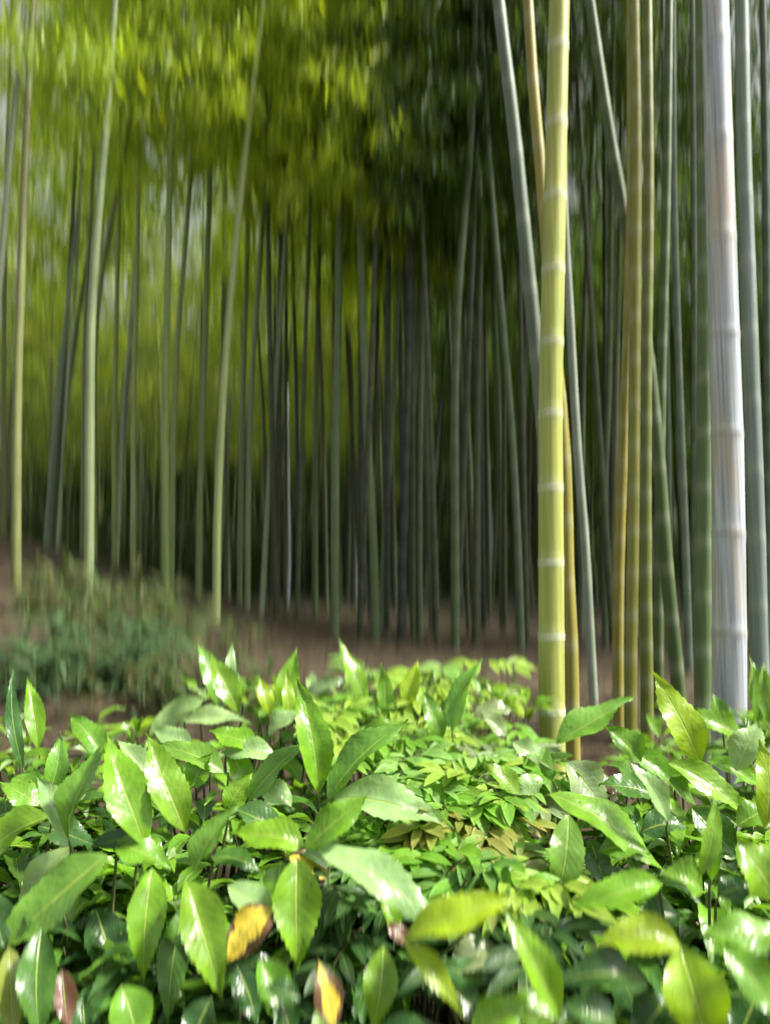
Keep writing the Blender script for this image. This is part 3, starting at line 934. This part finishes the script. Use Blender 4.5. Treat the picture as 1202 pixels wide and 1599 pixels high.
def place_leaf(mb, bx, by, tx, ty, w, col, shift, side, r, **kw):
    db = hd(by) - shift - .06
    screen = math.hypot(tx - bx, ty - by) / FPX * db
    dy = (ty - by) / max(1, math.hypot(tx - bx, ty - by))
    dt = db - dy * .30 * screen - .04 * screen
    B, T = at(bx, by, db), at(tx, ty, dt)
    hor = abs(tx - bx) / max(1, math.hypot(tx - bx, ty - by))
    T = T + (T - B) * .07
    wm = w / FPX * db * (.88 + .20 * hor)
    add_leaf(mb, B, T, facing(B, T, side, r), wm, col, r, bow=r.uniform(.05, .13), **kw)
    return B, T


def jit(c, r, k=.12):
    m = 1 + r.uniform(-k, k)
    return (c[0] * m * (1 + r.uniform(-.08, .08)), c[1] * m, c[2] * m)


shrubs = {}
lr = random.Random(3)
for key, ((px, py), lab) in SH.items():
    d = hd(min(py, 1600)) + .12
    p = at(px, min(py, 1599), d)
    root = thing('laurel_shrub', lab, 'shrub', (p.x, d, ground_z(p.x, d)), 'laurel shrubs of the hedge')
    shrubs[key] = dict(root=root, leaf=MB(), stem=MB(), yellow=[])


def stem_to(sh, P):
    """A thin branching stem from the shrub's foot to a leaf base."""
    o = sh['root'].location
    a = Vector((o.x + (P.x - o.x) * .25, o.y + (P.y - o.y) * .25, o.z))
    mid = a.lerp(P, .55) + Vector((0, .03, 0))
    mid.x = a.x + (P.x - a.x) * .45
    sh['stem'].tube([a, mid, P + Vector((0, .012, -.02)), P], [.0055, .0045, .003, .002], 6)


for (k, bx, by, tx, ty, w, c, sft, side) in LV:
    sh = shrubs[k]
    B, T = place_leaf(sh['leaf'], bx, by, tx, ty, w, jit(CO[c], lr), sft, side, lr, fold=lr.uniform(.15, .6), twist=lr.uniform(-.7, .7))
    if lr.random() < .4: stem_to(sh, B)

# the rest of each shrub: whorls of leaves below and between the ones traced above
def whorl(sh, P, r, nleaf, size, cols, up=.35):
    a0 = r.uniform(0, 6.28)
    for i in range(nleaf):
        an = a0 + i * 2.4 + r.uniform(-.3, .3)
        tilt = up + r.uniform(-.55, .35)
        dr = Vector((math.cos(an), math.sin(an), tilt)).normalized()
        l = size * r.uniform(.75, 1.15)
        B = P + dr * .012 + Vector((0, 0, -.012 * i))
        T = B + dr * l + Vector((0, 0, -.25 * l))
        add_leaf(sh['leaf'], B, T, Vector((dr.x * -.3, dr.y * -.3 - .15, 1)), l * r.uniform(.24, .36), jit(CO[r.choice(cols)], r, .25), r,
                 bow=r.uniform(.05, .25), fold=r.uniform(.1, .6), nu=16, nv=2, twist=r.uniform(-.8, .8))
    stem_to(sh, P)


ar = random.Random(21)
for key, sh in shrubs.items():
    (px, py), _ = SH[key]
    for i in range(9):
        qx = px + ar.uniform(-105, 105); qy = min(1680, py + ar.uniform(-60, 120))
        if 560 < qx < 800 and qy < 1400: continue
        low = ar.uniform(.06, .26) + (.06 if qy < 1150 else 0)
        d = hd(qy)
        P = at(qx, qy, d); P.z -= low; P.y += .05
        if P.y < 1.05: P.y = 1.05
        cols = 'dddtgm' if (qy > 1380 or low > .17) else 'mgtbw'  # darker tints low down stand for shade inside the hedge
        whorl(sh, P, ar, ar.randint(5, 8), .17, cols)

# the hedge runs on past both edges of the picture
for nm, px0, step, words in (('left', -130, -190, 'left'), ('right', 1340, 190, 'right')):
    for j in range(3):
        cx = px0 + step * j
        p = at(cx, 1350, hd(1350) + .15)
        root = thing('laurel_shrub', 'plain green laurel shrub outside the picture, %s the %s edge' % (('just beyond', 'a step beyond', 'farthest beyond')[j], words),
                     'shrub', (p.x, p.y, ground_z(p.x, p.y)), 'laurel shrubs of the hedge')
        sh = dict(root=root, leaf=MB(), stem=MB(), yellow=[])
        shrubs['%s%d' % (nm, j)] = sh
        for i in range(34):
            qx, qy = cx + ar.uniform(-115, 115), ar.uniform(1130, 1640)
            P = at(qx, qy, hd(qy) + .05); P.z -= ar.uniform(0, .16)
            whorl(sh, P, ar, ar.randint(4, 7), ar.uniform(.12, .18), 'mgbd')
for (qx, qy, key) in [(75, 1215, 'b0'), (110, 1245, 'b1'), (150, 1215, 'b1'), (95, 1275, 'b1'), (140, 1285, 'b1'), (190, 1250, 'b1'), (30, 1290, 'b0'),
                      (210, 1200, 'b2'), (1010, 1250, 'f2'), (960, 1240, 'f1'), (1060, 1300, 'f2'), (1000, 1345, 'e1'), (1130, 1310, 'f3'), (930, 1380, 'e1'),
                      (1110, 1460, 'e4'), (960, 1440, 'f4'), (20, 1170, 'b0'), (100, 1160, 'b0'), (900, 1180, 'f1'), (955, 1190, 'f1'), (650, 1600, 'd2'), (560, 1590, 'd4')]:
    for dz in (.04, .12):
        P = at(qx, qy, hd(qy) + .07); P.z -= dz
        whorl(shrubs[key], P, ar, 6, .14, 'mgdb')
# fuller back edge of the hedge
for i in range(80):
    qx = ar.uniform(-30, 1230)
    top = 1125 if qx < 290 else (1058 if qx < 825 else 1115)
    qy = top + ar.uniform(-8, 60)
    key = min(SH, key=lambda k: (SH[k][0][0] - qx) ** 2 + 4 * (SH[k][0][1] - qy) ** 2)
    if 825 < qx < 1010 and qy < 1170: continue
    P = at(qx, qy, hd(qy) + ar.uniform(0, .25)); P.z -= .03
    whorl(shrubs[key], P, ar, ar.randint(4, 7), ar.uniform(.10, .15), 'mgbbpy', up=.6)
# small upright shoots filling the gaps of the surface
for i in range(150):
    qx, qy = (ar.uniform(-20, 1220) if i % 2 else ar.choice((ar.uniform(-20, 330), ar.uniform(900, 1220)))), ar.uniform(1170, 1600)
    if 560 < qx < 820 and qy < 1420: continue
    key = min(SH, key=lambda k: (SH[k][0][0] - qx) ** 2 + 2 * (SH[k][0][1] - qy) ** 2)
    P = at(qx, qy, hd(qy) + .06); P.z -= ar.uniform(.03, .12)
    whorl(shrubs[key], P, ar, ar.randint(3, 5), ar.uniform(.09, .16), 'mgbdd' if qy > 1380 else 'mgbpb', up=.45)  # lower shoots get darker tints for the hedge's inner shade
for key, sh in shrubs.items():
    root = sh['root']
    sh['leaf'].build('foliage', M_LEAF, root, origin=root.location)
    sh['stem'].build('stem', M_STEM, root, origin=root.location)
for (k, bx, by, tx, ty, w, sft) in YLV:
    mb = MB(); root = shrubs[k]['root']
    place_leaf(mb, bx, by, tx, ty, w, CO['Y'], sft, .1, lr, fold=.15)
    o = mb.build('yellow_leaf', M_YEL, root, origin=root.location)
    o['label'] = 'yellow leaf with brown dry patches'

# ------------------------------------------------------------------ small-leaved plants in the middle of the hedge
def frond(mb, st, P, dr, L, r, col, ls):
    """A compound leaf: a thin stalk with pairs of slim pointed leaflets that droop."""
    side = dr.cross(Vector((0, 0, 1))).normalized()
    pts = [P + dr * (L * t) + Vector((0, 0, -.30 * L * t * t)) for t in (0, .25, .5, .75, 1)]
    st.tube(pts, [.0014, .0012, .001, .0008, .0006], 4, cap=False)
    for k in range(1, 5):
        for s in ((-1, 1) if k < 4 else (-1, 0, 1)):
            d2 = (dr * (.55 if k < 4 else .8) + side * s * .75 + Vector((0, 0, r.uniform(-.65, .0)))).normalized()
            l = ls * r.uniform(.75, 1.2)
            B = pts[k] + d2 * .004
            add_leaf(mb, B, B + d2 * l, Vector((r.uniform(-.25, .25), -.45 + r.uniform(-.2, .2), 1)), l * r.uniform(.30, .38), jit(col, r, .15), r,
                     bow=.08, fold=.25, wave=.15, nu=8, nv=1, serr=0, sharp=1.0)


NP = [
    ((640, 1085), 'pale yellowish small-leaved nandina rising blurred at the back of the hedge', 'yyp', 110, 45, 15),
    ((735, 1165), 'small-leaved nandina with pale green leaflets before the pair of shining leaves', 'bpy', 85, 48, 15),
    ((590, 1190), 'small-leaved nandina just right of the overexposed white leaf', 'bpy', 60, 50, 10),
    ((800, 1215), 'small-leaved nandina left of the silvery leaf by the ringed culm', 'pbs', 60, 45, 9),
    ((690, 1225), 'dense bright green small-leaved nandina in the middle of the hedge', 'bpb', 95, 50, 19),
    ((735, 1275), 'small-leaved nandina with pinkish orange young leaflets', 'kkyb', 70, 35, 11),
    ((650, 1315), 'bright green small-leaved nandina above the long pale laurel leaf', 'bbm', 95, 48, 18),
    ((770, 1340), 'small-leaved nandina with fresh green star-shaped leaflet tips, right of centre', 'bmb', 70, 45, 11),
    ((825, 1375), 'olive-pink small-leaved nandina beside the hanging laurel leaf', 'koy', 45, 30, 7),
    ((560, 1400), 'small dark nandina in the shade under the long pale laurel leaf', 'mdd', 60, 50, 9),
    ((740, 1440), 'dark small-leaved nandina deep in the shade, right of the yellow-green leaf', 'ddt', 80, 60, 10),
    ((520, 1130), 'small-leaved nandina between the tall upright leaf and the lone tip', 'pyb', 50, 40, 8),
]
NC = dict(CO); NC['k'] = (.27, .29, .06); NC['b'] = (.16, .36, .03); NC['y'] = (.27, .42, .05); NC['p'] = (.20, .38, .08); NC['m'] = (.10, .24, .04)
nr = random.Random(8)
for (px, py), lab, cols, sx, sy, nf in NP:
    d = hd(py)
    p = at(px, py, d)
    root = thing('nandina', lab, 'plant', (p.x, p.y + .12, ground_z(p.x, p.y + .12)), 'small-leaved nandinas in the hedge')
    mb, st = MB(), MB()
    ntuft = nf
    for i in range(ntuft):
        qx, qy = px + nr.gauss(0, .5) * sx, py + nr.gauss(0, .55) * sy
        dd = hd(qy) + nr.uniform(.0, .16)
        P = at(qx, qy, dd)
        f0 = Vector((root.location.x + (P.x - root.location.x) * .2, root.location.y + (P.y - root.location.y) * .2, root.location.z))
        st.tube([f0, f0.lerp(P, .6) + Vector((nr.uniform(-.02, .02), .02, 0)), P], [.003, .0025, .0015], 5)
        a0 = nr.uniform(0, 6.28)
        c = NC[nr.choice(cols)]
        for k in range(3 if nr.random() < .4 else 2):
            an = a0 + k * 2.1 + nr.uniform(-.4, .4)
            frond(mb, st, P, Vector((math.cos(an), math.sin(an) - .25, nr.uniform(.0, .55))).normalized(), nr.uniform(.07, .12), nr, c, nr.uniform(.065, .098))
    mb.build('foliage', M_NAND, root, origin=root.location)
    st.build('stem', M_STEM, root, origin=root.location)

# ------------------------------------------------------------------ undergrowth on the mound
def clump(px, py, d, h, spread, n, label, name, cols, seed, wl=.14):
    r = random.Random(seed)
    p = at(px, py, d); g = ground_z(p.x, d)
    root = thing(name, label, 'plant', (p.x, d, g), 'ferny clumps on the mound slope')
    mb, st = MB(), MB()
    for i in range(n):
        x, y = p.x + r.gauss(0, spread), d + r.gauss(0, spread * .8)
        g2 = ground_z(x, y)
        hh = h * r.uniform(.6, 1.15)
        an = r.uniform(0, 6.28); ln = r.uniform(.05, .25)
        top = Vector((x + math.cos(an) * ln * hh, y + math.sin(an) * ln * hh, g2 + hh))
        foot = Vector((x, y, g2 - .02))
        st.tube([foot, foot.lerp(top, .5), top], [.004, .003, .002], 4, cap=False)
        for k in range(13):
            t = .25 + .75 * k / 12
            B = foot.lerp(top, t)
            a2 = r.uniform(0, 6.28)
            dr = Vector((math.cos(a2), math.sin(a2), r.uniform(-1.3, .6))).normalized()
            l = r.uniform(.12, .24)
            add_leaf(mb, B, B + dr * l, Vector((r.uniform(-.4, .4), -.5, 1)), l * wl * 1.3, jit(r.choice(cols), r, .25), r, nu=5, nv=1, serr=0, wave=0, bow=.15)
    mb.build('foliage', M_SASA, root, origin=root.location)
    st.build('stem', M_STEM, root, origin=root.location)


FC = [(.045, .085, .018), (.07, .12, .025), (.10, .14, .035), (.13, .13, .045)]
clump(90, 1010, 6.3, .30, .32, 16, 'grey-green bamboo grass clump on the mound, nearest the olive-yellow culm', 'bamboo_grass', FC, 1)
clump(165, 975, 6.6, .44, .34, 28, 'tall bamboo grass clump on the crest of the slope below the mound-top culm', 'bamboo_grass', FC, 2)
clump(245, 1010, 6.1, .40, .32, 24, 'bamboo grass clump in the middle of the brown slope', 'bamboo_grass', FC, 3)
clump(175, 1085, 5.0, .34, .30, 34, 'darker bamboo grass clump low on the slope just above the hedge', 'bamboo_grass', [(.05, .11, .035), (.08, .16, .05)], 4)
clump(285, 1110, 4.4, .27, .22, 26, 'small bamboo grass clump at the foot of the slope behind the crossed pale leaves', 'bamboo_grass', FC, 5)
clump(60, 1110, 4.6, .26, .24, 22, 'low bamboo grass clump behind the small upright tips at the left edge', 'bamboo_grass', [(.05, .11, .035), (.08, .16, .05)], 6)
